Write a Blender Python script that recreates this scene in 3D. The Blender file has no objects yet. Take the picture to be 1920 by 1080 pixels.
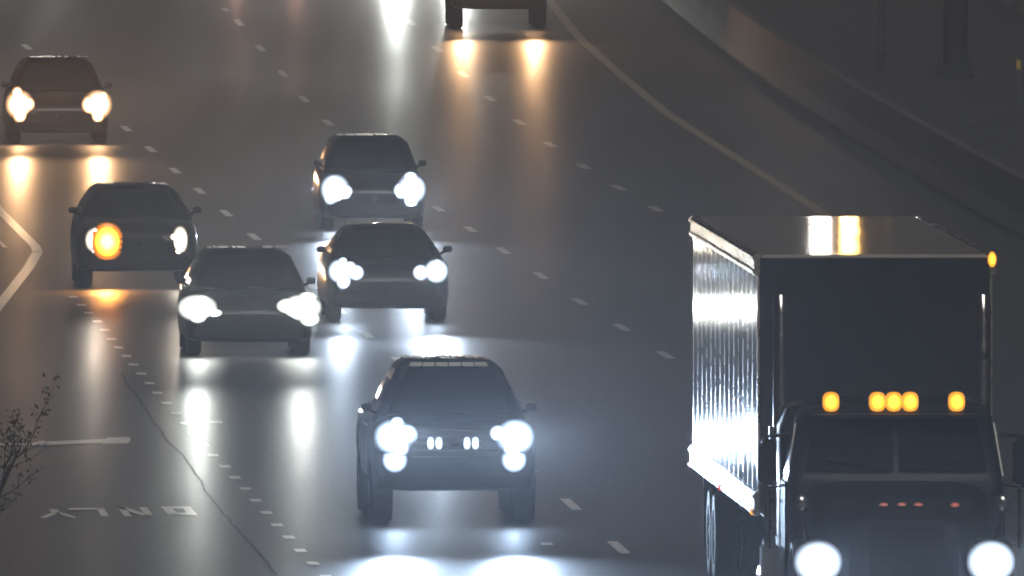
import bpy, bmesh, math, random
from mathutils import Vector, Matrix, Euler
R = math.radians
random.seed(7)
S = bpy.context.scene
COL = S.collection

# ------------------------------------------------------------------ camera
CAM_H = 14.4                 # camera height above the road, metres
F_PX = 62200.0               # focal length in photo pixels (a 30x traffic-camera zoom)
HOR = -1254.0                # photo row of the horizon, far above the frame
cam_d = bpy.data.cameras.new('camera')
cam = bpy.data.objects.new('camera', cam_d); COL.objects.link(cam)
cam_d.sensor_width = 36.0
cam_d.lens = F_PX / 1920.0 * 36.0
cam_d.clip_start = 5.0
cam_d.clip_end = 4000.0
cam.location = (0, 0, CAM_H)
cam.rotation_euler = (R(90) - math.atan((540 - HOR) / F_PX), 0, 0)
S.camera = cam

# ------------------------------------------------------------------ world: night sky under city glow
W = bpy.data.worlds.new('World'); S.world = W; W.use_nodes = True
nt = W.node_tree; nt.nodes.clear()
wo = nt.nodes.new('ShaderNodeOutputWorld')
sky = nt.nodes.new('ShaderNodeTexSky'); sky.sky_type = 'NISHITA'; sky.sun_disc = False
sky.sun_elevation = R(-4); sky.sun_rotation = R(170)
bg1 = nt.nodes.new('ShaderNodeBackground'); bg1.inputs['Strength'].default_value = 0.05
bg2 = nt.nodes.new('ShaderNodeBackground'); bg2.inputs['Color'].default_value = (1.0, 0.80, 0.62, 1); bg2.inputs['Strength'].default_value = 0.014
add = nt.nodes.new('ShaderNodeAddShader')
nt.links.new(sky.outputs[0], bg1.inputs[0])
nt.links.new(bg1.outputs[0], add.inputs[0]); nt.links.new(bg2.outputs[0], add.inputs[1])
nt.links.new(add.outputs[0], wo.inputs['Surface'])

sun_d = bpy.data.lights.new('moon', 'SUN'); sun_d.energy = 0.95; sun_d.angle = R(30); sun_d.color = (1.0, 0.93, 0.84)  # soft fill light added to brighten the whole night scene
sun = bpy.data.objects.new('moon', sun_d); COL.objects.link(sun); sun.rotation_euler = (R(46), 0, R(10)); sun.location = (0, 500, 60)

S.view_settings.view_transform = 'Standard'
S.view_settings.look = 'None'
S.view_settings.exposure = 0.0
S.view_settings.gamma = 1.0
S.view_settings.use_curve_mapping = False
S.render.engine = 'CYCLES'
S.cycles.use_denoising = True
S.cycles.max_bounces = 6
S.cycles.volume_bounces = 1
S.cycles.diffuse_bounces = 2
S.cycles.glossy_bounces = 3
S.cycles.sample_clamp_indirect = 4.0
S.cycles.filter_width = 1.9

def gp(px, py, z=0.0):
    """The point at height z that the photo shows at pixel (px, py)."""
    d = F_PX * (CAM_H - z) / (py - HOR)
    return Vector(((px - 960.0) / F_PX * d, d, z))

# ------------------------------------------------------------------ materials
MATS = {}
def mat(name, col, rough=0.5, metal=0.0, coat=0.0, var=0.25, scale=6.0, rvar=0.1, spec=0.5, emit=None, strength=0.0, bump=0.0, stretch=None):
    if name in MATS: return MATS[name]
    m = bpy.data.materials.new(name); m.use_nodes = True
    n = m.node_tree.nodes; l = m.node_tree.links
    b = n['Principled BSDF']
    b.inputs['Metallic'].default_value = metal
    b.inputs['Specular IOR Level'].default_value = spec
    b.inputs['Coat Weight'].default_value = coat
    b.inputs['Coat Roughness'].default_value = 0.08
    tc = n.new('ShaderNodeTexCoord'); nz = n.new('ShaderNodeTexNoise')
    nz.inputs['Scale'].default_value = scale; nz.inputs['Detail'].default_value = 4
    if stretch:
        mp = n.new('ShaderNodeMapping'); mp.inputs['Scale'].default_value = stretch
        l.new(tc.outputs['Object'], mp.inputs[0]); l.new(mp.outputs[0], nz.inputs['Vector'])
    else:
        l.new(tc.outputs['Object'], nz.inputs['Vector'])
    mx = n.new('ShaderNodeMixRGB'); c = Vector(col[:3])
    mx.inputs[1].default_value = (*(c * (1 - var)), 1); mx.inputs[2].default_value = (*[min(1, x) for x in (c * (1 + var))], 1)
    l.new(nz.outputs['Fac'], mx.inputs[0]); l.new(mx.outputs[0], b.inputs['Base Color'])
    mr = n.new('ShaderNodeMapRange'); mr.inputs['From Min'].default_value = 0.3; mr.inputs['From Max'].default_value = 0.7
    mr.inputs['To Min'].default_value = max(0.02, rough - rvar); mr.inputs['To Max'].default_value = min(1, rough + rvar)
    l.new(nz.outputs['Fac'], mr.inputs['Value']); l.new(mr.outputs[0], b.inputs['Roughness'])
    if emit:
        b.inputs['Emission Color'].default_value = (*emit, 1); b.inputs['Emission Strength'].default_value = strength
    if bump:
        bp = n.new('ShaderNodeBump'); bp.inputs['Strength'].default_value = bump; bp.inputs['Distance'].default_value = 0.01
        l.new(nz.outputs['Fac'], bp.inputs['Height']); l.new(bp.outputs[0], b.inputs['Normal'])
    MATS[name] = m
    return m

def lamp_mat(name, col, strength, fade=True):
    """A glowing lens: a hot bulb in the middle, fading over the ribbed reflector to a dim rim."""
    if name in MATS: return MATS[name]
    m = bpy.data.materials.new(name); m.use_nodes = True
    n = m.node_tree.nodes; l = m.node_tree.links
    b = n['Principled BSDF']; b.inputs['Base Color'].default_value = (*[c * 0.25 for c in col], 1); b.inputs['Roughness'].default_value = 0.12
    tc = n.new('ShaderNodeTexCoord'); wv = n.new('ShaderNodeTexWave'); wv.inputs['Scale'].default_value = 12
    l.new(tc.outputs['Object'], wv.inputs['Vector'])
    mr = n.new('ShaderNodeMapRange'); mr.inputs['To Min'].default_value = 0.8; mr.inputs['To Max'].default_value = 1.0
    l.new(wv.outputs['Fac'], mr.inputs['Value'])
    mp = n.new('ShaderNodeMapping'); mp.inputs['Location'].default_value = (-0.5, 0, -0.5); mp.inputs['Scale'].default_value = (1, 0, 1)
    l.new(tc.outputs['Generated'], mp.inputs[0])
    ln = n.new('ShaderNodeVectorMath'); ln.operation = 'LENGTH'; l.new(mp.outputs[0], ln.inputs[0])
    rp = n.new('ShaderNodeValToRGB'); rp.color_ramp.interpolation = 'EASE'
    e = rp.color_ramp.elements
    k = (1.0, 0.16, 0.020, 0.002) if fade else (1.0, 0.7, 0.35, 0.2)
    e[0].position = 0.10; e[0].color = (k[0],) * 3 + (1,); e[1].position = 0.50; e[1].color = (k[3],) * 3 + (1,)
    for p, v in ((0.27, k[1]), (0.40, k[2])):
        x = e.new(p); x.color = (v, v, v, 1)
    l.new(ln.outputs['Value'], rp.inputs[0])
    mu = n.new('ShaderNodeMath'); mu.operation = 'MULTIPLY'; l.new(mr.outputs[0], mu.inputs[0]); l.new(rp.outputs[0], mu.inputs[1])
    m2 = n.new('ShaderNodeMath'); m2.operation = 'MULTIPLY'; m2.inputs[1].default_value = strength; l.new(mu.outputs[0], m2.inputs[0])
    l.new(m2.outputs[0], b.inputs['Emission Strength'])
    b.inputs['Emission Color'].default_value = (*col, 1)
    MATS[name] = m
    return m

def road_mat():
    m = bpy.data.materials.new('wet_asphalt'); m.use_nodes = True
    n = m.node_tree.nodes; l = m.node_tree.links
    b = n['Principled BSDF']
    geo = n.new('ShaderNodeNewGeometry')
    def noise(scale, vec, detail=5):
        mp = n.new('ShaderNodeMapping'); mp.inputs['Scale'].default_value = vec
        l.new(geo.outputs['Position'], mp.inputs[0])
        t = n.new('ShaderNodeTexNoise'); t.inputs['Scale'].default_value = scale; t.inputs['Detail'].default_value = detail
        l.new(mp.outputs[0], t.inputs['Vector']); return t
    tracks = noise(0.55, (1.0, 0.012, 1))        # wheel paths, long along the lanes
    patch = noise(0.25, (1.0, 0.08, 1), 6)       # damp and drier patches
    grit = noise(14.0, (1.0, 0.10, 1), 3)
    mx = n.new('ShaderNodeMixRGB'); mx.inputs[1].default_value = (0.018, 0.018, 0.018, 1); mx.inputs[2].default_value = (0.085, 0.083, 0.078, 1)
    ad = n.new('ShaderNodeMath'); ad.operation = 'ADD'
    l.new(patch.outputs['Fac'], ad.inputs[0]); l.new(grit.outputs['Fac'], ad.inputs[1])
    hf = n.new('ShaderNodeMath'); hf.operation = 'MULTIPLY'; hf.inputs[1].default_value = 0.5
    l.new(ad.outputs[0], hf.inputs[0]); l.new(hf.outputs[0], mx.inputs[0]); l.new(mx.outputs[0], b.inputs['Base Color'])
    a2 = n.new('ShaderNodeMath'); a2.operation = 'ADD'
    l.new(tracks.outputs['Fac'], a2.inputs[0]); l.new(hf.outputs[0], a2.inputs[1])
    mr = n.new('ShaderNodeMapRange'); mr.inputs['From Min'].default_value = 0.7; mr.inputs['From Max'].default_value = 1.3
    mr.inputs['To Min'].default_value = 0.31; mr.inputs['To Max'].default_value = 0.46
    l.new(a2.outputs[0], mr.inputs['Value']); l.new(mr.outputs[0], b.inputs['Roughness'])
    b.inputs['Specular IOR Level'].default_value = 0.5
    und = noise(1.6, (1.0, 0.12, 1), 6)
    bp = n.new('ShaderNodeBump'); bp.inputs['Strength'].default_value = 0.35; bp.inputs['Distance'].default_value = 0.012
    l.new(und.outputs['Fac'], bp.inputs['Height']); l.new(bp.outputs[0], b.inputs['Normal'])
    return m

M_ROAD = road_mat()
M_GROUND = mat('dark_verge', (0.03, 0.032, 0.022), 0.9, scale=0.6, var=0.5)
M_PAINT = mat('road_paint', (0.86, 0.86, 0.82), 0.36, scale=9, var=0.18)
M_DIM = mat('worn_paint', (0.5, 0.49, 0.47), 0.36, scale=9, var=0.3)  # weaker headlight on these lines put into a darker paint colour
M_YPAINT = mat('yellow_road_paint', (0.30, 0.26, 0.18), 0.42, scale=9, var=0.18)
M_TAR = mat('tar_seam', (0.012, 0.012, 0.012), 0.52, scale=5)
M_CONC = mat('concrete', (0.10, 0.095, 0.088), 0.8, scale=3.0, var=0.3)
M_GLASS = mat('tinted_glass', (0.012, 0.014, 0.016), 0.05, scale=3, rvar=0.02, coat=0.3)
M_RUBBER = mat('tyre_rubber', (0.02, 0.02, 0.02), 0.7, scale=20)
M_TRIM = mat('black_trim', (0.012, 0.012, 0.013), 0.5, scale=14, spec=0.25)
M_CHROME = mat('chrome', (0.62, 0.62, 0.63), 0.18, 1.0, scale=8, var=0.1, rvar=0.06)
M_ALLOY = mat('alloy', (0.35, 0.35, 0.36), 0.3, 1.0, scale=8, var=0.1)
M_REFL = mat('lamp_reflector', (0.7, 0.7, 0.7), 0.15, 1.0, var=0.05)
M_GLINT = mat('number_plate', (0.6, 0.6, 0.58), 0.4, var=0.08)  # pale tone painted in for a reflection on the near pickup
M_STEEL = mat('galvanised_steel', (0.12, 0.12, 0.12), 0.5, 0.8, scale=5)
M_BARK = mat('bark', (0.06, 0.05, 0.04), 0.9, scale=18, var=0.4, bump=0.4)
M_LEAF = mat('leaf', (0.05, 0.06, 0.025), 0.6, scale=9, var=0.4)
M_SKIN = mat('trailer_aluminium', (0.26, 0.27, 0.28), 0.085, 0.92, scale=1.5, var=0.12, rvar=0.03)
M_RAIL = mat('trailer_rail', (0.55, 0.54, 0.52), 0.3, 0.9, scale=6, var=0.2)
M_TROOF = mat('trailer_roof', (0.60, 0.56, 0.52), 0.05, 0.3, scale=0.8, var=0.15, rvar=0.02, bump=0.12)
M_TFRONT = mat('trailer_front', (0.03, 0.033, 0.04), 0.5, scale=2, spec=0.25)
M_BEAD = mat('water_beads', (0.9, 0.9, 0.9), 0.22, 1.0, var=0.05, rvar=0.02)

# ------------------------------------------------------------------ mesh helpers
class MB:
    def __init__(self): self.v = []; self.f = []
    def add(self, vs, fs):
        o = len(self.v); self.v += [tuple(p) for p in vs]; self.f += [tuple(i + o for i in q) for q in fs]; return self
    def box(self, c, s, rot=None):
        x, y, z = (k / 2 for k in s); M = rot.to_matrix() if rot else Matrix.Identity(3)
        vs = [Vector(c) + M @ Vector((a * x, b * y, d * z)) for a in (-1, 1) for b in (-1, 1) for d in (-1, 1)]
        return self.add(vs, [(0, 1, 3, 2), (4, 6, 7, 5), (0, 4, 5, 1), (2, 3, 7, 6), (0, 2, 6, 4), (1, 5, 7, 3)])
    def loft(self, rings, cap=True):
        n = len(rings[0]); vs = [p for r in rings for p in r]; fs = []
        for k in range(len(rings) - 1):
            for i in range(n):
                j = (i + 1) % n
                fs.append((k * n + i, k * n + j, (k + 1) * n + j, (k + 1) * n + i))
        if cap:
            fs.append(tuple(reversed(range(n)))); fs.append(tuple((len(rings) - 1) * n + i for i in range(n)))
        return self.add(vs, fs)
    def tube(self, pts, rad, n=10):
        pts = [Vector(p) for p in pts]; rings = []
        for i, p in enumerate(pts):
            t = (pts[min(i + 1, len(pts) - 1)] - pts[max(i - 1, 0)]).normalized()
            a = t.orthogonal().normalized() if i == 0 else (a - a.dot(t) * t).normalized()
            b = t.cross(a); r = rad[i] if isinstance(rad, (list, tuple)) else rad
            rings.append([p + (a * math.cos(2 * math.pi * k / n) + b * math.sin(2 * math.pi * k / n)) * r for k in range(n)])
        return self.loft(rings)
    def ell(self, c, s, nu=12, nv=8, e=1.0):
        """An ellipsoid, squarer for smaller e."""
        sg = lambda t: math.copysign(abs(t) ** e, t); rings = []
        for j in range(nv + 1):
            ph = -math.pi / 2 + math.pi * (0.03 + 0.94 * j / nv)
            rings.append([Vector(c) + Vector((s[0] * sg(math.cos(ph)) * sg(math.cos(2 * math.pi * i / nu)), s[1] * sg(math.cos(ph)) * sg(math.sin(2 * math.pi * i / nu)), s[2] * sg(math.sin(ph)))) for i in range(nu)])
        return self.loft(rings)
    def slab(self, quad, t):
        """A quad panel given thickness t along its normal."""
        q = [Vector(p) for p in quad]; n = (q[1] - q[0]).cross(q[3] - q[0]).normalized() * t
        return self.loft([q, [p + n for p in q]])
    def build(self, name, m, parent=None, smooth=35, bevel=0.0):
        me = bpy.data.meshes.new(name); me.from_pydata(self.v, [], self.f)
        bm = bmesh.new(); bm.from_mesh(me)
        bmesh.ops.recalc_face_normals(bm, faces=bm.faces)
        if bevel:
            bmesh.ops.bevel(bm, geom=[e for e in bm.edges if len(e.link_faces) == 2 and e.calc_face_angle(0) > 0.6], offset=bevel, segments=2, affect='EDGES', clamp_overlap=True)
        bm.to_mesh(me); bm.free()
        if smooth:
            for p in me.polygons: p.use_smooth = True
            me.set_sharp_from_angle(angle=R(smooth))
        me.materials.append(m)
        o = bpy.data.objects.new(name, me); COL.objects.link(o)
        if parent: o.parent = parent
        return o

def empty(name, loc, rz, label, cat, group=None):
    o = bpy.data.objects.new(name, None); COL.objects.link(o); o.empty_display_size = 0.3
    o.location = loc; o.rotation_euler = (0, 0, rz); o['label'] = label; o['category'] = cat
    if group: o['group'] = group
    return o
def tag(o, label, cat, group=None):
    o['label'] = label; o['category'] = cat
    if group: o['group'] = group
    return o
def struct(o): o['kind'] = 'structure'; return o
def sheet(name, quads, m, z, parent=None):
    b = MB()
    for q in quads: b.add([(p[0], p[1], z) for p in q], [tuple(range(len(q)))])
    return b.build(name, m, parent, smooth=0)
def inst(o, parent, loc, rz=0.0):
    c = o.copy(); COL.objects.link(c); c.parent = parent; c.location = loc; c.rotation_euler = (0, 0, rz); return c

# ------------------------------------------------------------------ ground and road
struct(sheet('ground', [[(-145, -20), (145, -20), (145, 1345), (-145, 1345)]], M_GROUND, -0.012))

# painted right edge line of the carriageway, traced, as a curve X(d); the road follows it
EDGE = [(330, 13.2), (384, 11.1), (430, 9.2), (480, 7.35), (530, 5.6), (588, 3.62), (640, 2.40), (714, 0.85), (800, -0.7), (950, -2.9), (1390, -9.0)]
def curve(tab, d):
    for (a, x), (b, y) in zip(tab, tab[1:]):
        if d <= b: return x + (y - x) * (d - a) / (b - a)
    return tab[-1][1]
# smooth it
def edge_x(d): return sum(curve(EDGE, d + k) for k in (-60, -40, -20, 0, 20, 40, 60)) / 7 if d > 395 else curve(EDGE, d)
ds = list(range(330, 1341, 10))
road = struct(sheet('road', [[(edge_x(a) - 30, a), (edge_x(a) + 2.9, a), (edge_x(b) + 2.9, b), (edge_x(b) - 30, b)] for a, b in zip(ds, ds[1:])], M_ROAD, 0.0))
def dash(p, w, L, slope, m=M_PAINT, name='lane_dash'):
    """One painted dash centred on ground point p; slope = sideways metres per metre away."""
    h = L / 2
    q = [(p.x - slope * -h - w / 2, p.y - h), (p.x - slope * -h + w / 2, p.y - h), (p.x - slope * h + w / 2, p.y + h), (p.x - slope * h - w / 2, p.y + h)]
    return sheet(name, [q], m, 0.004, road)

lineA = [(50, 88), (96, 125), (140, 160), (188, 200), (236, 241), (282, 280), (328, 320), (374, 358), (424, 400), (476, 444), (530, 490), (584, 536), (636, 582), (688, 628), (750, 678), (826, 742), (906, 808), (987, 876), (1070, 946), (1160, 1027)]
lineB = [(380, -22), (422, 18), (448, 42), (488, 90), (530, 138), (570, 186), (615, 230), (662, 272), (712, 314), (766, 352), (822, 392), (882, 430), (943, 470), (1014, 517), (1088, 566), (1166, 614), (1248, 666), (1334, 720), (1424, 776)]
lineC = [(735, 2), (771, 42), (820, 92), (868, 139), (919, 185), (973, 229), (1031, 271), (1094, 312), (1160, 352), (1230, 392)]
for line, w, fr in ((lineA, 0.13, 0.27), (lineB, 0.13, 0.26), (lineC, 0.15, 0.24)):
    pts = [gp(*p) for p in line]
    for i, p in enumerate(pts):
        q = pts[i + 1] if i + 1 < len(pts) else pts[i - 1]
        gap = abs(q.y - p.y); sl = -(q.x - p.x) / (q.y - p.y)
        dash(p, w, gap * fr, sl, M_PAINT if line is lineA else M_DIM)
dots = [(137, 557), (152, 572), (165, 587), (182, 603), (196, 619), (209, 636), (222, 652), (237, 668), (250, 684), (265, 701), (280, 719), (295, 737), (312, 756), (330, 775), (347, 794), (363, 814), (381, 834), (400, 854), (422, 875), (440, 896), (460, 917), (479, 939), (499, 962), (519, 985), (541, 1008), (563, 1033), (587, 1057), (612, 1082)]
for p in dots: dash(gp(*p), 0.135, 1.0, 0.040, name='dotted_line_dash')
def strip(name, pts, w, m, z=0.004):
    g = [gp(*p) for p in pts]
    return sheet(name, [[(a.x - w / 2, a.y), (a.x + w / 2, a.y), (b.x + w / 2, b.y), (b.x - w / 2, b.y)] for a, b in zip(g, g[1:])], m, z, road)
strip('edge_line', [(1720, 520), (1590, 430), (1460, 346), (1400, 308), (1340, 270), (1250, 212), (1160, 137), (1090, 75), (1058, 36), (1030, 0), (990, -50)], 0.20, M_YPAINT)
strip('gore_line', [(-60, 325), (0, 396), (38, 434), (66, 462), (70, 472)], 0.16, M_PAINT)
strip('gore_line', [(70, 473), (55, 500), (30, 532), (-20, 596)], 0.17, M_PAINT)
strip('gore_line', [(-30, 425), (9, 464)], 0.07, M_PAINT)
seam = [(225, 700), (262, 752), (290, 795), (308, 820), (338, 850), (360, 876), (390, 930), (418, 965), (450, 1000), (492, 1045), (522, 1085)]
rs = random.Random(2); fine = []
for (xa, ya), (xb, yb) in zip(seam, seam[1:]):
    for k in range(6):
        fine.append((xa + (xb - xa) * k / 6 + rs.uniform(-2.5, 2.5), ya + (yb - ya) * k / 6))
strip('tar_seam', fine, 0.03, M_TAR)
strip('paint_scrap', [(400, 790), (400, 794)], 0.24, M_PAINT)
strip('paint_scrap', [(1024, 1018), (1026, 1023)], 0.14, M_PAINT)
def px_poly(name, polys):
    b = MB()
    for poly in polys: b.add([gp(*p) for p in poly], [tuple(range(len(poly)))])
    for i, v in enumerate(b.v): b.v[i] = (v[0], v[1], 0.004)
    o = b.build(name, M_PAINT, road, smooth=0); o.data.validate(); return o
px_poly('painted_letter', [[(301, 950.5), (356, 950.5), (352, 954.5), (323, 954.5)], [(356, 950.5), (370, 966.7), (349, 962), (343, 954.5)], [(370, 966.7), (316, 966.7), (320, 962), (349, 962)], [(316, 966.7), (301, 950.5), (323, 954.5), (331, 962)]])   # O
px_poly('painted_letter', [[(219, 952.5), (233, 952.3), (247, 969), (233, 969)], [(219, 952.5), (235, 952.3), (286, 968.6), (270, 969)], [(260, 952), (275, 952), (288, 969), (273, 969)]])   # N
px_poly('painted_letter', [[(128, 953.6), (192, 953), (193, 956.4), (129, 956.6)], [(180, 954), (194, 953), (204, 968.5), (190, 968.8)]])   # L
px_poly('painted_letter', [[(91, 955.5), (107, 955.5), (113, 964), (98, 964)], [(98, 961), (106, 965), (82, 973), (74, 971)], [(102, 962), (109, 960), (142, 970), (139, 973)]])   # Y
px_poly('turn_arrow', [[(200, 821), (242, 820), (245, 826), (240, 832), (190, 833)], [(80, 829), (200, 823.5), (195, 831), (80, 835.5)], [(44, 835), (84, 825.5), (80, 831), (100, 836)]])
px_poly('turn_arrow_tail', [[(-12, 832.5), (46, 832), (46, 834), (-12, 835)]])

# ------------------------------------------------------------------ cars
def rrect(x0, x1, y0, y1, z, r, n=4):
    pts = []
    for cx, cy, a in ((x1 - r, y1 - r, 0), (x0 + r, y1 - r, 90), (x0 + r, y0 + r, 180), (x1 - r, y0 + r, 270)):
        for k in range(n + 1):
            t = R(a + 90 * k / n); pts.append(Vector((cx + r * math.cos(t), cy + r * math.sin(t), z)))
    return pts

def body_ring(y, w, zb, zt):
    h = zt - zb
    half = [(0.0, zb), (0.55 * w, zb), (0.90 * w, zb + 0.02), (0.98 * w, zb + 0.10 * h), (w, zb + 0.38 * h), (0.995 * w, zb + 0.62 * h), (0.965 * w, zb + 0.82 * h), (0.90 * w, zb + 0.93 * h), (0.78 * w, zb + 0.98 * h), (0.4 * w, zt), (0.0, zt + 0.008)]
    return [Vector((x, y, z)) for x, z in half] + [Vector((-x, y, z)) for x, z in reversed(half[1:-1])]

def spot(name, parent, loc, col, power, pitch=-0.6, size=12, rad=0.09, yaw=0.0, wide=2.2):
    d = bpy.data.lights.new(name, 'SPOT'); d.energy = power; d.color = col; d.spot_size = R(size); d.spot_blend = 1.0; d.shadow_soft_size = rad
    o = bpy.data.objects.new(name, d); COL.objects.link(o); o.parent = parent; o.location = loc
    o.rotation_euler = (R(90 + pitch), 0, R(180 + yaw)); o.scale = (wide, 1, 1); return o

def wheel(root, x, y, r, w, side):
    """A tyre with its rim, spokes and hub; side is the outward direction."""
    b = MB(); n = 24; prof = [(-w / 2, r * 0.62), (-w / 2, r * 0.93), (-w * 0.36, r), (w * 0.36, r), (w / 2, r * 0.93), (w / 2, r * 0.62)]
    b.loft([[Vector((x + px_, y + math.cos(2 * math.pi * k / n) * pr, r + math.sin(2 * math.pi * k / n) * pr)) for k in range(n)] for px_, pr in prof], cap=False)
    wh = b.build('wheel', M_RUBBER, root)
    h = MB(); xo = x + side * w * 0.32
    h.loft([[Vector((xo + s * 0.02, y + math.cos(2 * math.pi * k / n) * pr, r + math.sin(2 * math.pi * k / n) * pr)) for k in range(n)] for s, pr in ((-2, r * 0.62), (side, r * 0.64), (side, r * 0.56), (-side, r * 0.54))], cap=False)
    h.build('rim', M_ALLOY, wh)
    for k in range(5):
        a = 2 * math.pi * k / 5 + 0.3
        MB().tube([(xo, y, r), (xo, y + math.cos(a) * r * 0.56, r + math.sin(a) * r * 0.56)], 0.035, 6).build('spoke', M_ALLOY, wh)
    MB().ell((xo, y, r), (0.05, 0.07, 0.07), 10, 6).build('hub_cap', M_ALLOY, wh)

def build_car(name, loc, rz, label, cat, P, group='vehicles driving towards the camera'):
    root = empty(name, loc, rz, label, cat, group)
    pm = mat('paint_' + P['paint'], Vector(P['col']) * 0.6, 0.35, 0.1, coat=0.25, scale=2.5, var=0.2, rvar=0.08, spec=0.3)
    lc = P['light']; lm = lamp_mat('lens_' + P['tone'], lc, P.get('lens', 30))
    # lower body
    b = MB(); b.loft([body_ring(*s) for s in P['body']]); b.build('body', pm, root, smooth=50)
    yb0, yb1, wb, zb = P['belt']; yr0, yr1, wr, zr = P['roof']
    # greenhouse: pillars and roof
    g = MB(); rings = []
    for t, k in ((-0.06, 0), (0.0, 0), (0.5, 0), (0.92, 0), (0.98, 0.03), (1.0, 0.10)):
        tt = min(t, 1); bow = 0.02 * math.sin(math.pi * max(0, tt))
        rings.append(rrect(-(wb + (wr - wb) * tt + bow - k), wb + (wr - wb) * tt + bow - k, yb0 + (yr0 - yb0) * tt + k * 2, yb1 + (yr1 - yb1) * tt - k * 2, zb + (zr - 0.05 - zb) * t + (0.05 * (k / 0.10) if k else 0), 0.13))
    rings.append([Vector((p.x * 0.5, (p.y - (yr0 + yr1) / 2) * 0.6 + (yr0 + yr1) / 2, zr + 0.012)) for p in rings[-1]])
    g.loft(rings); g.build('roof', pm, root, smooth=40)
    L = lambda t, a, c: a + (c - a) * t
    def face(t0, t1, u0, u1, which, off=0.022):
        out = []
        for t, u in ((t0, u0), (t0, u1), (t1, u1), (t1, u0)):
            w_ = L(t, wb, wr) + 0.02 * math.sin(math.pi * t); y0 = L(t, yb0, yr0); y1 = L(t, yb1, yr1); z = L(t, zb, zr - 0.05)
            if which == 'f': out.append(Vector((L(u, -1, 1) * (w_ - 0.13), y0 - off * 0.4, z)))
            if which == 'b': out.append(Vector((L(u, -1, 1) * (w_ - 0.13), y1 + off * 0.4, z)))
            if which == 'l': out.append(Vector((-w_ - off * 0.3, L(u, y0 + 0.16, y1 - 0.16), z)))
            if which == 'r': out.append(Vector((w_ + off * 0.3, L(u, y0 + 0.16, y1 - 0.16), z)))
        return out
    MB().slab(face(0.04, 0.94, 0.0, 1.0, 'f'), 0.006).build('windscreen', M_GLASS, root, smooth=0)
    MB().slab(face(0.08, 0.90, 0.03, 0.97, 'b'), 0.006).build('rear_window', M_GLASS, root, smooth=0)
    for sd in 'lr':
        for u0, u1 in ((0.0, 0.45), (0.5, 0.97)):
            MB().slab(face(0.08, 0.90, u0, u1, sd), 0.006).build('side_window', M_GLASS, root, smooth=0)
    for sx in (-0.25, 0.35):
        p0 = Vector(face(0.03, 0.9, 0.5 + sx * 0.9, 1, 'f')[0]) + Vector((0, -0.02, 0)); p1 = p0 + Vector((-0.42, 0, 0.03))
        MB().tube([p0, p1], 0.01, 6).build('wiper', M_TRIM, root)
    hw = P['body'][2][1]; zl = P['lamp_z']; xl = P['lamp_x']; yl = P.get('lamp_y', 0.06)
    # grille with slats, bumper, number plate
    gw, gz, gh = P['grille']
    gr = MB().box((0, 0.02, gz), (gw, 0.10, gh)).build('grille', M_TRIM, root, bevel=0.02)
    ns = max(3, int(gh / 0.07))
    for k in range(ns):
        MB().box((0, -0.035, gz - gh / 2 + gh * (k + 0.5) / ns), (gw * 0.94, 0.02, 0.022)).build('grille_slat', P.get('gmat', M_TRIM), gr)
    MB().ell((0, -0.04, gz + gh * 0.05), (0.06, 0.02, 0.06), 12, 6).build('badge', M_TRIM, gr)
    bz = P['body'][1][2]
    MB().box((0, 0.05, bz + 0.12), (hw * 1.84, 0.16, 0.20)).build('bumper', P.get('bmat', M_TRIM), root, bevel=0.05)
    for s in (-1, 1):
        lw, lh = P.get('size_by', {}).get(s, P['lamp_size'])
        hl = MB().ell((s * xl, yl + 0.02, zl), (lw * 0.60, 0.10, lh * 0.60), 14, 8, 0.7).build('headlight', M_REFL, root)
        off = P.get('lamp_off', 0)
        if s != off:
            MB().ell((s * xl, yl - 0.05, zl), (lw * 0.60, 0.08, lh * 0.64), 18, 10, 0.9).build('lens', lm, hl)  # oversized, so its painted fade covers the glare round the lamp
            jr = random.Random(int(abs(loc[0]) * 100) + s)
            for dx, dz, q in ((-s * 0.44 * lw, jr.uniform(-0.2, 0.2) * lh, 0.30), (jr.uniform(-0.2, 0.2) * lw, -0.40 * lh, 0.30), (jr.uniform(-0.2, 0.2) * lw, 0.40 * lh, 0.24)):
                q *= jr.uniform(0.8, 1.25)
                MB().ell((s * xl + dx * jr.uniform(0.8, 1.2), yl - 0.06, zl + dz * jr.uniform(0.7, 1.3)), (lw * q, 0.08, min(lh, lw) * q * jr.uniform(0.8, 1.3)), 14, 8, 0.9).build('bulb', lm, hl)  # extra glowing lobes added to give the glare a ragged outline
            spot('headlight_beam', root, (s * xl, yl - 0.16, zl), lc, P['power'] * P.get('bal', {-1: 1, 1: 1})[s], P.get('pitch', -0.6), P.get('cone', 12))
        if P.get('fog'):
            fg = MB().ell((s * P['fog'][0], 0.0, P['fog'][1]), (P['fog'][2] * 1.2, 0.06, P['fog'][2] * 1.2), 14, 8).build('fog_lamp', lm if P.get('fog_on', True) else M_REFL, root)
        if P.get('signal') == s:
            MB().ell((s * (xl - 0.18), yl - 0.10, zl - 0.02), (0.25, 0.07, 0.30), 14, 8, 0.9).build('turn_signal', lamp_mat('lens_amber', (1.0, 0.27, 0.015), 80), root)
            spot('turn_signal_glow', root, (s * (xl - 0.16), yl - 0.16, zl - 0.02), (1.0, 0.40, 0.08), 700, 0, 100, wide=1)
        # wing mirror
        mz = zb + 0.09; ym = yb0 + 0.42
        mr = MB().ell((s * (wb + 0.09), ym, mz + 0.03), (0.07, 0.05, 0.05), 12, 8, 0.7).build('wing_mirror', pm, root)
        MB().tube([(s * (wb - 0.03), ym + 0.02, mz - 0.04), (s * (wb + 0.06), ym, mz)], 0.02, 8).build('mirror_stalk', M_TRIM, mr)
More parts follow.
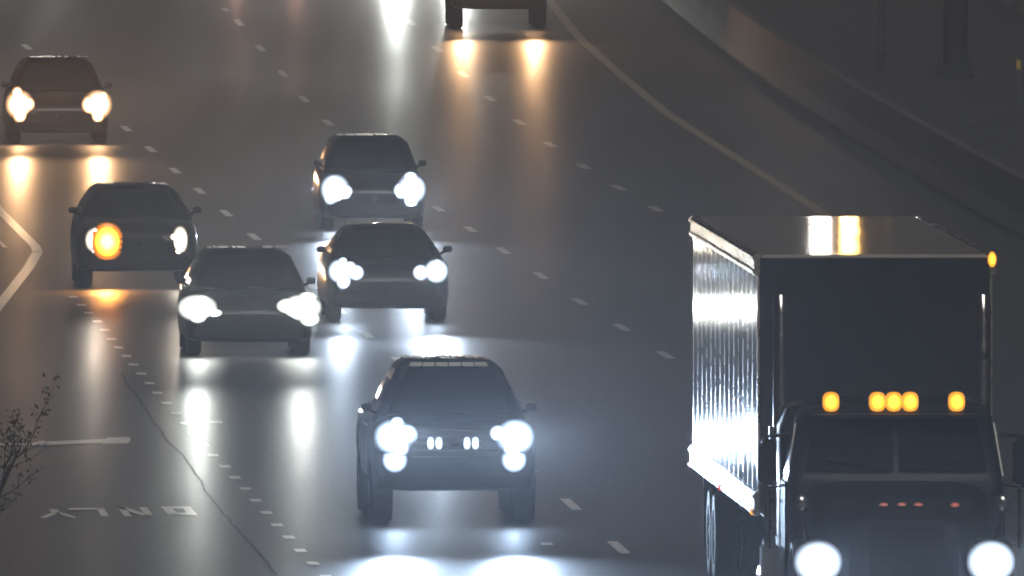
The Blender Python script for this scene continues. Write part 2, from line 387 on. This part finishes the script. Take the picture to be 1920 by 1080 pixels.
        MB().box((s * (hw * 0.86), P['body'][-1][0] - 0.03, zb - 0.22), (0.18, 0.06, 0.2)).build('tail_light', mat('tail_red', (0.35, 0.01, 0.01), 0.2), root, bevel=0.02)
        for y in P['axles']:
            r, tw = P['tyre']
            a = MB(); n = 20; x = s * hw
            a.loft([[Vector((x + s * o, y + math.cos(math.pi * k / (n - 1)) * q, r + math.sin(math.pi * k / (n - 1)) * q)) for k in range(n)] for o, q in ((-0.20, r + 0.05), (0.006, r + 0.06), (0.012, r + 0.09), (-0.03, r + 0.10))], cap=False)
            a.build('wheel_arch', M_TRIM, root)
            wheel(root, s * (hw - tw / 2 + 0.012), y, r, tw, s)
        for k in (0, 1):
            MB().box((s * (hw * 0.995 + 0.004), L(0.30 + 0.28 * k, yb0, yb1) , zb - 0.10), (0.03, 0.16, 0.03)).build('door_handle', P.get('gmat', M_TRIM), root, bevel=0.008)
    if P.get('beads'):
        q = MB(); rnd = random.Random(P['beads']); x = -wr * 0.86
        while x < wr * 0.84:
            w_ = rnd.uniform(0.03, 0.16)
            if rnd.random() < 0.8:
                ya = yr0 + rnd.uniform(0.06, 0.35); yb = yr1 - rnd.uniform(0.1, 0.6)
                q.loft([rrect(x, x + w_, ya, yb, zr + 0.006, w_ * 0.45, 3), rrect(x + 0.004, x + w_ - 0.004, ya + 0.01, yb - 0.01, zr + 0.015, w_ * 0.40, 3)])
            x += w_ + rnd.uniform(0.004, 0.05)
        o = q.build('water_film', M_BEAD, root, smooth=0); o['kind'] = 'stuff'
    if P.get('extra'): P['extra'](root, P, face)
    return root

COOL = (0.68, 0.82, 1.0); BLUE = (0.56, 0.74, 1.0); WHITE = (1.0, 0.98, 0.95); WARM = (1.0, 0.56, 0.27); GREENW = (0.95, 1.0, 0.93)
SEDAN = dict(body=[(0.0, 0.62, 0.30, 0.58), (0.05, 0.74, 0.22, 0.68), (0.22, 0.86, 0.19, 0.75), (0.7, 0.905, 0.18, 0.84), (1.35, 0.91, 0.18, 0.93), (2.4, 0.915, 0.18, 0.96), (3.6, 0.91, 0.18, 1.0), (4.3, 0.88, 0.22, 1.02), (4.62, 0.80, 0.28, 0.98), (4.70, 0.66, 0.40, 0.88)],
             belt=(1.12, 4.25, 0.83, 0.90), roof=(1.95, 3.55, 0.60, 1.45), lamp_z=0.68, lamp_x=0.69, lamp_size=(0.34, 0.17), lamp_y=0.10, grille=(0.80, 0.50, 0.18), axles=(0.92, 3.70), tyre=(0.33, 0.21), power=1400)
SUV = dict(SEDAN, body=[(0.0, 0.66, 0.34, 0.72), (0.05, 0.78, 0.26, 0.82), (0.22, 0.88, 0.24, 0.92), (0.7, 0.92, 0.23, 1.0), (1.25, 0.925, 0.23, 1.05), (2.4, 0.93, 0.23, 1.07), (3.6, 0.92, 0.23, 1.10), (4.3, 0.90, 0.26, 1.10), (4.50, 0.82, 0.34, 1.05), (4.55, 0.70, 0.45, 0.95)],
           belt=(0.98, 4.42, 0.85, 1.02), roof=(1.75, 4.15, 0.64, 1.66), lamp_z=0.80, grille=(0.80, 0.66, 0.24), tyre=(0.36, 0.23), axles=(0.9, 3.6))
PICKUP = dict(body=[(0.0, 0.84, 0.50, 1.10), (0.06, 0.95, 0.42, 1.20), (0.25, 0.99, 0.40, 1.24), (0.8, 1.0, 0.40, 1.27), (1.5, 1.0, 0.42, 1.29), (3.2, 1.0, 0.45, 1.32), (4.6, 1.0, 0.46, 1.34), (5.6, 0.99, 0.50, 1.34), (5.78, 0.95, 0.55, 1.32), (5.82, 0.86, 0.62, 1.25)],
              belt=(1.32, 3.95, 0.91, 1.24), roof=(1.95, 3.60, 0.60, 1.93), lamp_z=1.06, lamp_x=0.735, lamp_size=(0.30, 0.24), lamp_y=0.02, grille=(1.10, 0.98, 0.40), axles=(1.0, 4.6), tyre=(0.41, 0.28), power=1400)

def slope_at(d): return math.atan(-(edge_x(d + 15) - edge_x(d - 15)) / 30)
def place(px, gy): return gp(px, gy)

def near_extra(root, P, face):
    gr = [c for c in root.children if c.name.startswith('grille')][0]
    for x in (-0.29, -0.19, 0.15, 0.25):
        MB().ell((x, -0.06, 0.985), (0.042, 0.03, 0.075), 12, 8, 0.7).build('grille_lamp', lamp_mat('lens_grille', COOL, 6, False), gr)
    # pale segments painted in for the reflection along the windscreen top
    q = face(0.95, 1.02, 0.0, 1.0, 'f', 0.03)
    n = 6
    for k in range(n):
        a = q[0].lerp(q[1], k / n + 0.008); b = q[0].lerp(q[1], (k + 1) / n - 0.008); c = q[3].lerp(q[2], (k + 1) / n - 0.008); d = q[3].lerp(q[2], k / n + 0.008)
        MB().slab([a, b, c, d], 0.012).build('roof_visor', M_GLINT, root, smooth=0)

H23 = R(2.3)
# near pickup
build_car('pickup_truck', gp(852, 984), R(2.3), 'large dark pickup with blue-white headlights and four small lamps in its grille', 'pickup truck',
          dict(PICKUP, paint='deep_blue', col=(0.03, 0.04, 0.07), light=BLUE, tone='blue', lens=70, power=9500, pitch=0.9, cone=14, lamp_size=(0.40, 0.34), fog=(0.72, 0.78, 0.13), extra=near_extra, beads=11, gmat=M_CHROME))
# silver crossover on its left, one lane over
build_car('car', gp(468, 668), R(2.3), 'dark car with broad white headlights and a wet shining roof, beside the dotted exit line', 'car',
          dict(SEDAN, paint='graphite', col=(0.02, 0.022, 0.025), light=GREENW, tone='white', lens=70, power=2400, pitch=2.9, lamp_x=0.735, lamp_size=(0.48, 0.30), beads=3))
# low sedan in the middle
build_car('car', gp(728, 604), R(2.3), 'low dark sedan with doubled white lamps just ahead of another sedan in the middle lane', 'car',
          dict(SEDAN, paint='black', col=(0.02, 0.022, 0.025), light=COOL, tone='cool', lens=70, power=2000, lamp_x=0.70, lamp_z=0.74, lamp_size=(0.30, 0.28), roof=(1.95, 3.45, 0.56, 1.36), fog=(0.47, 0.72, 0.10), bal={-1: 0.35, 1: 1.6}))
# sedan right behind it
rear_sedan = build_car('car', gp(700, 432), R(2.2), 'dark sedan with round blue-white headlights following closely behind the low sedan', 'car',
          dict(SEDAN, paint='slate', col=(0.03, 0.035, 0.04), light=COOL, tone='cool', lens=70, power=3000, lamp_x=0.655, lamp_z=0.66, lamp_size=(0.42, 0.38), beads=5, belt=(1.12, 4.25, 0.80, 0.92), roof=(1.85, 3.75, 0.62, 1.46)))
rear_sedan.scale = (0.94, 1, 1)
# signalling car at the left
build_car('car', gp(258, 540), R(2.3), 'dark car with an amber turn signal glowing beside one headlight, left of the middle lanes', 'car',
          dict(SUV, paint='brown_black', col=(0.035, 0.03, 0.028), light=(1.0, 0.86, 0.70), tone='soft', lens=70, power=900, pitch=3.0, lamp_x=0.64, lamp_z=0.72, lamp_size=(0.32, 0.36), signal=-1, size_by={1: (0.20, 0.34), -1: (0.26, 0.30)}, roof=(1.75, 4.0, 0.60, 1.50), bal={-1: 1.2, 1: 0.9}))
# warm car, top left
build_car('car', gp(110, 270), R(2.2), 'dark car with warm yellowish headlights at the far left behind the signalling car', 'car',
          dict(SEDAN, paint='dark_red', col=(0.04, 0.02, 0.02), light=WARM, tone='warm', lens=70, power=2800, pitch=1.2, lamp_size=(0.42, 0.42), lamp_x=0.70, lamp_z=0.70, roof=(1.95, 3.55, 0.60, 1.48), beads=8))
# vehicle whose wheels and underside show at the top edge
build_car('pickup_truck', gp(935, 54), R(1.3), 'dark pickup with only its wheels and underside showing at the top edge of the view', 'pickup truck',
          dict(PICKUP, paint='charcoal', col=(0.03, 0.03, 0.032), light=WARM, tone='warm', lens=70, power=1500, lamp_z=1.12))
build_car('car', gp(800, -52), R(1.3), 'dark car beyond the top edge whose white beams light the road behind the far pickup', 'car',
          dict(SEDAN, paint='grey', col=(0.08, 0.08, 0.08), light=GREENW, tone='white', lens=70, power=13000, pitch=-4.4, cone=11))
build_car('car', gp(500, -84), R(1.6), 'dark car beyond the top edge whose reddish lamps glow on the wet road', 'car',
          dict(SEDAN, paint='maroon', col=(0.06, 0.015, 0.015), light=(1.0, 0.48, 0.36), tone='reddish', lens=25, power=450, pitch=-3.0))

# ------------------------------------------------------------------ semi truck
AMB = lamp_mat('lens_marker_amber', (1.0, 0.40, 0.03), 5.0, False)
AMBD = lamp_mat('lens_amber_dim', (1.0, 0.45, 0.08), 2.0, False)
REDL = lamp_mat('lens_marker_red', (1.0, 0.10, 0.08), 1.6, False)
def trailer():
    fl = gp(1420, 480, 4.1); rl = gp(1282, 397, 4.1)
    d = (rl - fl); hd = math.atan2(-d.x, d.y)
    Lt = 16.0; Wt = 2.62; z0, z1 = 1.22, 4.10
    rgt = Vector((math.cos(hd), math.sin(hd), 0))
    base = Vector((fl.x, fl.y, 0)) + rgt * Wt / 2
    root = empty('semi_trailer', base, hd, 'long bright metal box trailer with ribbed sides hitched behind the dark tractor', 'trailer')
    n = 14; pl = Lt / n; hw = Wt / 2
    pan = None
    for s in (-1, 1):
        for k in range(n):
            if pan is None:
                b = MB()
                zb_, zt_ = z0 + 0.24, z1 - 0.22
                b.box((0, 0, (zb_ + zt_) / 2), (0.03, pl - 0.05, zt_ - zb_))
                for j in range(3):
                    b.box((-0.018, (j - 1) * pl / 3.2, (zb_ + zt_) / 2), (0.016, 0.06, zt_ - zb_ - 0.04))
                pan = b.build('side_panel', M_SKIN, root, bevel=0.004); pan.location = (s * (hw - 0.02), pl * (k + 0.5), 0)
            else:
                inst(pan, root, (s * (hw - 0.02), pl * (k + 0.5), 0), (0 if s < 0 else math.pi) + R(random.uniform(-0.5, 0.5)))
        for k in range(n + 1):
            MB().box((s * (hw - 0.012), pl * k, (z0 + z1) / 2), (0.03, 0.045, z1 - z0 - 0.46)).build('side_post', M_RAIL, root)
        for nm, z, h in (('top_rail', z1 - 0.10, 0.24), ('bottom_rail', z0 + 0.11, 0.26)):
            b = MB(); b.box((s * (hw + 0.0), Lt / 2, z), (0.07, Lt, h)); b.box((s * (hw + 0.03), Lt / 2, z - h * 0.32), (0.05, Lt, 0.05)); b.box((s * (hw + 0.03), Lt / 2, z + h * 0.32), (0.05, Lt, 0.05))
            b.build(nm, M_RAIL, root, bevel=0.01)
        for yy, m in ((0.15, AMBD), (8.0, REDL), (Lt - 0.2, REDL)):
            MB().ell((s * (hw + 0.05), yy, z0 + 0.02), (0.03, 0.07, 0.04), 10, 6).build('marker_light', m, root)
        if s > 0: MB().ell((s * (hw - 0.0), -0.01, z1 - 0.04), (0.05, 0.05, 0.09), 10, 6).build('marker_light', AMB, root)
        for yy in (12.4, 13.7):
            wheel(root, s * 1.10, yy, 0.52, 0.28, s); wheel(root, s * 0.78, yy, 0.52, 0.26, s)
        MB().box((s * 0.95, 14.55, 0.72), (0.62, 0.02, 0.80)).build('mud_flap', M_RUBBER, root)
        MB().tube([(s * 0.95, 3.1, z0), (s * 0.95, 3.1, 0.35)], 0.07, 8).build('landing_leg', M_STEEL, root)
        for yy in (9.2, 12.0):
            MB().tube([(s * 0.9, yy, z0), (s * 0.7, yy, 0.55)], 0.04, 8).build('guard_post', M_STEEL, root)
    MB().box((0, Lt / 2, z1 - 0.01), (Wt - 0.10, Lt - 0.02, 0.05)).build('roof', M_TROOF, root, bevel=0.012)
    MB().box((0, 0.02, (z0 + z1) / 2 + 0.02), (Wt - 0.04, 0.06, z1 - z0 - 0.08)).build('front_wall', M_TFRONT, root, bevel=0.02)
    MB().box((0, Lt / 2, z0 + 0.02), (Wt - 0.16, Lt - 0.1, 0.10)).build('floor_deck', M_TRIM, root)
    for s in (-1, 1):
        MB().box((s * 0.65, Lt - 0.02, (z0 + z1) / 2), (1.26, 0.05, z1 - z0 - 0.3)).build('rear_door', M_TFRONT, root, bevel=0.01)
    MB().box((0, 13.05, 0.98), (1.9, 3.4, 0.28)).build('bogie_frame', M_STEEL, root, bevel=0.02)
    return root, base, hd
tr, tbase, thd = trailer()

def tractor():
    nose = gp(1697, 1055, 0.98); hd = thd
    root = empty('semi_truck', Vector((nose.x, nose.y, 0)), hd, 'dark conventional tractor with five amber roof lights and blazing headlights pulling the long trailer', 'semi truck')
    pm = mat('paint_tractor', (0.012, 0.014, 0.02), 0.5, 0.0, coat=0.1, scale=1.5, spec=0.2, var=0.15, rvar=0.05)
    # bonnet: tapered, rounded
    def hr(y, w, zb, zt, r=0.16):
        return [Vector((p.x, y, zb + (p.y) * (zt - zb))) for p in rrect(-w, w, 0, 1, 0, r, 4)]
    def hood_ring(y, w, zb, zt):
        half = [(0, zb), (w, zb), (w * 1.0, zb + 0.5 * (zt - zb)), (w * 0.97, zt - 0.18), (w * 0.88, zt - 0.06), (w * 0.6, zt - 0.005), (0, zt)]
        return [Vector((x, y, z)) for x, z in half] + [Vector((-x, y, z)) for x, z in reversed(half[1:-1])]
    MB().loft([hood_ring(0.02, 0.60, 0.75, 1.40), hood_ring(0.12, 0.68, 0.70, 1.50), hood_ring(0.8, 0.80, 0.70, 1.62), hood_ring(1.5, 0.95, 0.70, 1.74), hood_ring(2.1, 1.08, 0.70, 1.85)]).build('bonnet', pm, root, smooth=45)
    # cab with raked windscreen
    def cr(z, y0, y1, w): return rrect(-w, w, y0, y1, z, 0.16, 4)
    MB().loft([cr(0.75, 1.85, 3.4, 1.16), cr(1.75, 1.85, 3.4, 1.18), cr(1.86, 1.88, 3.4, 1.17), cr(2.48, 2.28, 3.4, 1.06), cr(2.58, 2.42, 3.38, 0.98), cr(2.61, 2.6, 3.3, 0.8)]).build('cab', pm, root, smooth=45)
    MB().loft([cr(0.75, 3.4, 4.9, 1.19), cr(2.3, 3.4, 4.9, 1.19), cr(2.55, 3.5, 4.9, 1.10), cr(2.64, 3.7, 4.85, 0.9)]).build('sleeper', pm, root, smooth=45)
    for s in (-1, 1):
        MB().slab([(s * 0.03, 1.885, 1.90), (s * 1.0, 1.885, 1.90), (s * 0.90, 2.27, 2.46), (s * 0.03, 2.27, 2.46)], 0.02 * s).build('windscreen', M_GLASS, root, smooth=0)
        MB().slab([(s * 1.175, 2.15, 1.85), (s * 1.175, 3.0, 1.85), (s * 1.09, 3.0, 2.42), (s * 1.09, 2.42, 2.42)], 0.02).build('door_window', M_GLASS, root, smooth=0)
        d = MB().box((s * 1.19, 2.6, 1.25), (0.04, 1.0, 1.1)).build('door', pm, root, bevel=0.02)
        MB().box((s * 1.225, 2.95, 1.55), (0.03, 0.18, 0.04)).build('handle', M_CHROME, d, bevel=0.01)
        MB().tube([(s * 0.1, 1.86, 1.93), (s * 0.75, 1.93, 2.05)], 0.014, 6).build('wiper', M_TRIM, root)
        # fenders
        a = MB(); n = 18; rings = []
        for x in (0.72, 0.78, 1.14, 1.20, 1.20):
            rr = 0.66 if x in (0.78, 1.14) else 0.58 if x == 0.72 else 0.62
            if x == 1.20 and len(rings) == 4: rr = 0.56
            rings.append([Vector((s * x, 0.85 - math.cos(math.pi * k / (n - 1)) * rr * 1.08, 0.55 + math.sin(math.pi * k / (n - 1)) * rr)) for k in range(n)])
        a.loft(rings, cap=False); a.build('fender', pm, root, smooth=50)
        wheel(root, s * 1.02, 0.85, 0.52, 0.30, s)
        for yy in (5.3, 6.6):
            wheel(root, s * 1.10, yy, 0.52, 0.28, s); wheel(root, s * 0.80, yy, 0.52, 0.26, s)
        hl = MB().ell((s * 0.945, 0.17, 0.98), (0.25, 0.14, 0.22), 14, 8, 0.6).build('headlight', M_CHROME, root)
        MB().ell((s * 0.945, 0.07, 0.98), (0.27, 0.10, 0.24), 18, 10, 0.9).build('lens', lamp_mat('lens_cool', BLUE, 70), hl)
        spot('headlight_beam', root, (s * 0.945, -0.10, 0.98), BLUE, 3600, 1.5)
        MB().tube([(s * 1.12, 4.98, 0.9), (s * 1.12, 4.98, 3.55), (s * 1.12, 5.06, 3.72)], 0.085, 14).build('exhaust_stack', M_CHROME, root)
        MB().tube([(s * 1.12, 4.98, 1.1), (s * 1.12, 4.98, 2.3)], 0.13, 14).build('heat_shield', M_ALLOY, root)
        MB().tube([(s * 1.10, 3.0, 0.62), (s * 1.10, 4.8, 0.62)], 0.31, 20).build('fuel_tank', M_CHROME, root)
        # door mirror and fender mirror
        mr = MB().box((s * 1.40, 2.25, 2.0), (0.20, 0.12, 0.50)).build('side_mirror', M_TRIM, root, bevel=0.04)
        MB().tube([(s * 1.15, 2.3, 2.3), (s * 1.42, 2.25, 2.28)], 0.02, 8).build('mirror_arm', M_TRIM, mr)
        MB().tube([(s * 1.15, 2.3, 1.75), (s * 1.42, 2.25, 1.72), (s * 1.42, 2.25, 2.28)], 0.02, 8).build('mirror_arm', M_TRIM, mr)
        fm = MB().tube([(s * 1.02, 0.75, 1.20), (s * 1.10, 0.62, 1.52)], 0.015, 8).build('fender_mirror', M_CHROME, root)
        MB().ell((s * 1.10, 0.62, 1.60), (0.09, 0.06, 0.11), 12, 6).build('mirror_head', M_CHROME, fm)
        MB().tube([(s * 1.38, 2.28, 1.05), (s * 1.38, 2.28, 1.70)], 0.024, 8).build('grab_rail', M_CHROME, root)
        MB().box((s * 1.33, 3.1, 0.80), (0.20, 0.5, 0.52)).build('step_box', M_CHROME, root, bevel=0.02)
    for x in (-0.69, -0.18, 0.0, 0.18, 0.69):
        MB().box((x, 2.47, 2.60), (0.16, 0.16, 0.05)).build('lamp_base', M_TRIM, root)
        MB().ell((x, 2.41, 2.655), (0.095, 0.10, 0.11), 12, 8, 0.7).build('roof_light', AMB, root)
    MB().box((0, 2.22, 2.50), (1.9, 0.34, 0.05)).build('sun_visor', pm, root, bevel=0.02)
    gr = MB().box((0, 0.02, 1.06), (0.86, 0.10, 0.72)).build('grille', M_TRIM, root, bevel=0.03)
    for k in range(8):
        MB().box((0, -0.035, 0.76 + k * 0.085), (0.80, 0.02, 0.022)).build('grille_bar', M_TRIM, gr)
    MB().box((0, -0.02, 0.52), (2.30, 0.30, 0.34)).build('bumper', M_CHROME, root, bevel=0.06)
    for x in (-0.20, 0.0, 0.18, 0.58):
        MB().ell((x, 0.62, 1.585), (0.055, 0.06, 0.03), 10, 6).build('bonnet_marker', lamp_mat('lens_marker_rose', (1.0, 0.30, 0.22), 0.5, False), root)  # glowing spots stand in for the roof lights reflected on the bonnet
    MB().box((0, 4.6, 0.75), (0.9, 5.6, 0.26)).build('chassis_frame', M_TRIM, root)
    return root
tractor()

# ------------------------------------------------------------------ median barrier and what stands beyond it
def off_x(d, o): return edge_x(d) + o
bar = empty('concrete_barrier', (off_x(600, 2.62), 600, 0), 0, 'pale concrete median barrier running along the shoulder beyond the yellow edge line', 'barrier')
prof = [(-0.30, 0), (-0.30, 0.08), (-0.17, 0.33), (-0.09, 0.86), (0.09, 0.86), (0.17, 0.33), (0.30, 0.08), (0.30, 0)]
seg = None; d = 400.0
while d < 1100:
    x0, x1 = off_x(d, 2.62), off_x(d + 6, 2.62)
    if seg is None:
        b = MB(); b.loft([[Vector((x, y, z)) for x, z in prof] for y in (-2.985, 2.985)]); seg = b.build('barrier_segment', M_CONC, bar, bevel=0.012, smooth=0); s_ = seg
    else: s_ = inst(seg, bar, (0, 0, 0))
    s_.location = ((x0 + x1) / 2 - bar.location.x, d + 3 - 600, 0); s_.rotation_euler = (0, 0, -math.atan2(x1 - x0, 6.0))
    d += 6.0
struct(sheet('shoulder', [[(off_x(a, 2.0), a), (off_x(a, 30), a), (off_x(b_, 30), b_), (off_x(b_, 2.0), b_)] for a, b_ in zip(ds, ds[1:])], mat('old_asphalt', (0.045, 0.044, 0.042), 0.75, scale=0.5), -0.006))
# far guard rail on the other carriageway
gr_ = empty('guard_rail', (off_x(600, 9.5), 600, 0), 0, 'thin steel guard rail faintly visible in the dark beyond the concrete barrier', 'guard rail')
d = 420.0; rl_ = None
while d < 1000:
    xa, xb = off_x(d, 9.5) - gr_.location.x, off_x(d + 8, 9.5) - gr_.location.x
    b = MB(); b.loft([[Vector((x + o, y, z)) for o, z in ((0, 0.5), (-0.05, 0.56), (0, 0.63), (-0.05, 0.70), (0, 0.78), (0.02, 0.64))] for x, y in ((xa, d - 600), (xb, d - 592))]); b.build('rail_beam', M_STEEL, gr_, smooth=0)
    MB().box((xa + 0.08, d - 600, 0.39), (0.12, 0.12, 0.78)).build('rail_post', M_STEEL, gr_)
    d += 8.0
def pole(px, gy, r, h, label, name='sign_column', m=None):
    p = gp(px, gy); root = empty(name, p, 0, label, 'post')
    MB().tube([(0, 0, 0.25), (0, 0, h)], [r, r * 0.9], 16).build('shaft', m or M_STEEL, root)
    MB().box((0, 0, 0.13), (r * 3, r * 3, 0.26)).build('footing', mat('dark_footing', (0.025, 0.025, 0.025), 0.8), root, bevel=0.03)
    for k in range(4):
        MB().tube([(r * 1.3 * (k % 2 * 2 - 1), r * 1.3 * (k // 2 * 2 - 1), 0.26), (r * 1.3 * (k % 2 * 2 - 1), r * 1.3 * (k // 2 * 2 - 1), 0.34)], 0.02, 6).build('anchor_bolt', M_STEEL, root)
    return root
pole(1792, 145, 0.24, 7.0, 'thick dark sign column rising out of the dark beyond the barrier', m=mat('dark_column', (0.02, 0.02, 0.02), 0.7))
pole(1652, 128, 0.07, 7.0, 'slim post in the dark left of the thick column', 'slim_post')
rp = gp(1910, 200); rr_ = empty('delineator_post', rp, 0, 'small roadside post with a yellow reflector in the dark at the right edge', 'post')
MB().box((0, 0, 0.45), (0.09, 0.03, 0.9)).build('post', M_STEEL, rr_, bevel=0.005)
MB().box((0, -0.022, 0.78), (0.085, 0.012, 0.16)).build('reflector', mat('yellow_reflector', (0.55, 0.42, 0.05), 0.2), rr_, bevel=0.004)

# ------------------------------------------------------------------ bare sapling at the lower left
def sapling():
    base = Vector((-6.0, 356, -0.012)); rnd = random.Random(5)
    root = empty('roadside_sapling', base, 0, 'dark bare-twigged sapling at the lower left beside the exit lane', 'tree')
    tk = MB(); pts = [Vector((0, 0, 0)), Vector((0.08, 0, 0.7)), Vector((0.25, 0, 1.3)), Vector((0.45, 0, 1.85)), Vector((0.70, 0, 2.40))]
    tk.tube(pts, [0.06, 0.05, 0.04, 0.025, 0.012], 8); tk.build('trunk', M_BARK, root)
    tw = MB(); lf = MB()
    def twig(p, dr, L, r, dep):
        q = [p]; dd = dr.copy()
        for k in range(4):
            dd = (dd + Vector((rnd.uniform(-.3, .3), rnd.uniform(-.3, .3), rnd.uniform(-.15, .25)))).normalized(); q.append(q[-1] + dd * L / 4)
        tw.tube(q, [r, r * .8, r * .65, r * .5, r * .25], 5)
        for k in range(int(4 + dep)):
            c = q[rnd.randint(1, 4)] + Vector((rnd.uniform(-.06, .06), rnd.uniform(-.06, .06), rnd.uniform(-.06, .06)))
            a = Vector((rnd.uniform(-1, 1), rnd.uniform(-1, 1), rnd.uniform(-1, 1))).normalized(); b = a.orthogonal().normalized(); s = rnd.uniform(.02, .045)
            lf.add([c - a * s, c + b * s * .5, c + a * s, c - b * s * .5], [(0, 1, 2, 3)])
        if dep > 0:
            for k in range(3):
                nd = (dd + Vector((rnd.uniform(-1, 1), rnd.uniform(-1, 1), rnd.uniform(-.3, .8)))).normalized()
                twig(q[rnd.randint(2, 4)], nd, L * rnd.uniform(.45, .7), r * .55, dep - 1)
    for k in range(12):
        t = rnd.uniform(.5, .999); i = min(3, int(t * 4)); p = pts[i].lerp(pts[i + 1], t * 4 - i)
        a = rnd.uniform(0, 6.28)
        twig(p, Vector((math.cos(a), math.sin(a), rnd.uniform(.1, .8))).normalized(), rnd.uniform(.35, .8), .012, 1 if k % 3 else 2)
    tw.build('twigs', M_BARK, root)['kind'] = 'stuff'
    lf.build('leaves', M_LEAF, root, smooth=0)['kind'] = 'stuff'
sapling()

# ------------------------------------------------------------------ unseen lamps added far up the road for roof glints and sheen
def glint_lamp(x, d, label, arm, power, h=12.0, col=(1.0, 0.80, 0.58)):
    root = empty('street_lamp', (x, d, 0), 0, label, 'street lamp', 'street lamps along the far road')
    MB().tube([(0, 0, 0), (0, 0, h * 0.5), (0, 0, h - 0.4)], [0.16, 0.12, 0.09], 12).build('pole', M_STEEL, root)
    MB().tube([(0, 0, h - 0.7), (arm * 0.5, 0, h - 0.1), (arm, 0, h)], 0.05, 8).build('arm', M_STEEL, root)
    hd = MB().box((arm, 0, h), (0.7, 0.34, 0.16)).build('lamp_head', M_TRIM, root, bevel=0.05)
    MB().box((arm, 0, h - 0.095), (0.56, 0.26, 0.03)).build('lens', lamp_mat('street_lens_%d' % (col[2] * 100), col, 20, False), hd)
    ld = bpy.data.lights.new('lamp_glow', 'POINT'); ld.energy = power; ld.color = col; ld.shadow_soft_size = 0.3
    lo = bpy.data.objects.new('lamp_glow', ld); COL.objects.link(lo); lo.parent = root; lo.location = (arm, 0, h - 0.3)
glint_lamp(9.3 + 1.2, 1000, 'tall white street lamp on the far side of the dark median', -1.2, 700, 20.5, (1.0, 0.93, 0.84))
glint_lamp(10.3 + 1.2, 1010, 'tall amber street lamp on the far side of the dark median', -1.2, 1300, 20.5, (1.0, 0.50, 0.12))
def gantry(d, h):  # out of view, added so its lamps glint on the wet roofs
    root = empty('overhead_gantry', (-6.0, d, 0), 0, 'steel gantry with four lamps spanning the carriageway far up the road', 'gantry')
    for x in (-16.0, 12.0):
        MB().tube([(x, 0, 0), (x, 0, h + 0.6)], 0.22, 12).build('post', M_STEEL, root)
    for z in (h + 0.1, h + 0.9): MB().box((-2, 0, z), (28, 0.16, 0.16)).build('beam', M_STEEL, root)
    for X, p in LAMPS:
        x = X + 6.0
        hd = MB().box((x, 0, h - 0.06), (0.7, 0.36, 0.16)).build('lamp_head', M_TRIM, root, bevel=0.04)
        MB().box((x, 0, h - 0.155), (0.56, 0.26, 0.03)).build('lens', lamp_mat('gantry_lens', (1.0, 0.93, 0.84), 20, False), hd)
        ld = bpy.data.lights.new('lamp_glow', 'POINT'); ld.energy = p; ld.color = (1.0, 0.93, 0.84); ld.shadow_soft_size = 0.25
        lo = bpy.data.objects.new('lamp_glow', ld); COL.objects.link(lo); lo.parent = root; lo.location = (x, 0, h - 0.45)
LAMPS = ((-14.4, 3000), (-8.4, 3000), (-4.4, 2500), (-2.2, 3500))
gantry(1010, 17.0)

# ------------------------------------------------------------------ wet air
hz = MB().box((0, 665, 10.0), (296, 1390, 22.8)).build('haze', bpy.data.materials.new('haze'), smooth=0)
hz['kind'] = 'stuff'
hm = hz.data.materials[0]; hm.use_nodes = True; hn = hm.node_tree.nodes; hn.clear()
ho = hn.new('ShaderNodeOutputMaterial'); pv = hn.new('ShaderNodeVolumePrincipled')
pv.inputs['Color'].default_value = (0.93, 0.94, 1.0, 1); pv.inputs['Density'].default_value = 0.00039; pv.inputs['Anisotropy'].default_value = 0.75
pv.inputs['Density Attribute'].default_value = ''
hm.node_tree.links.new(pv.outputs[0], ho.inputs['Volume'])
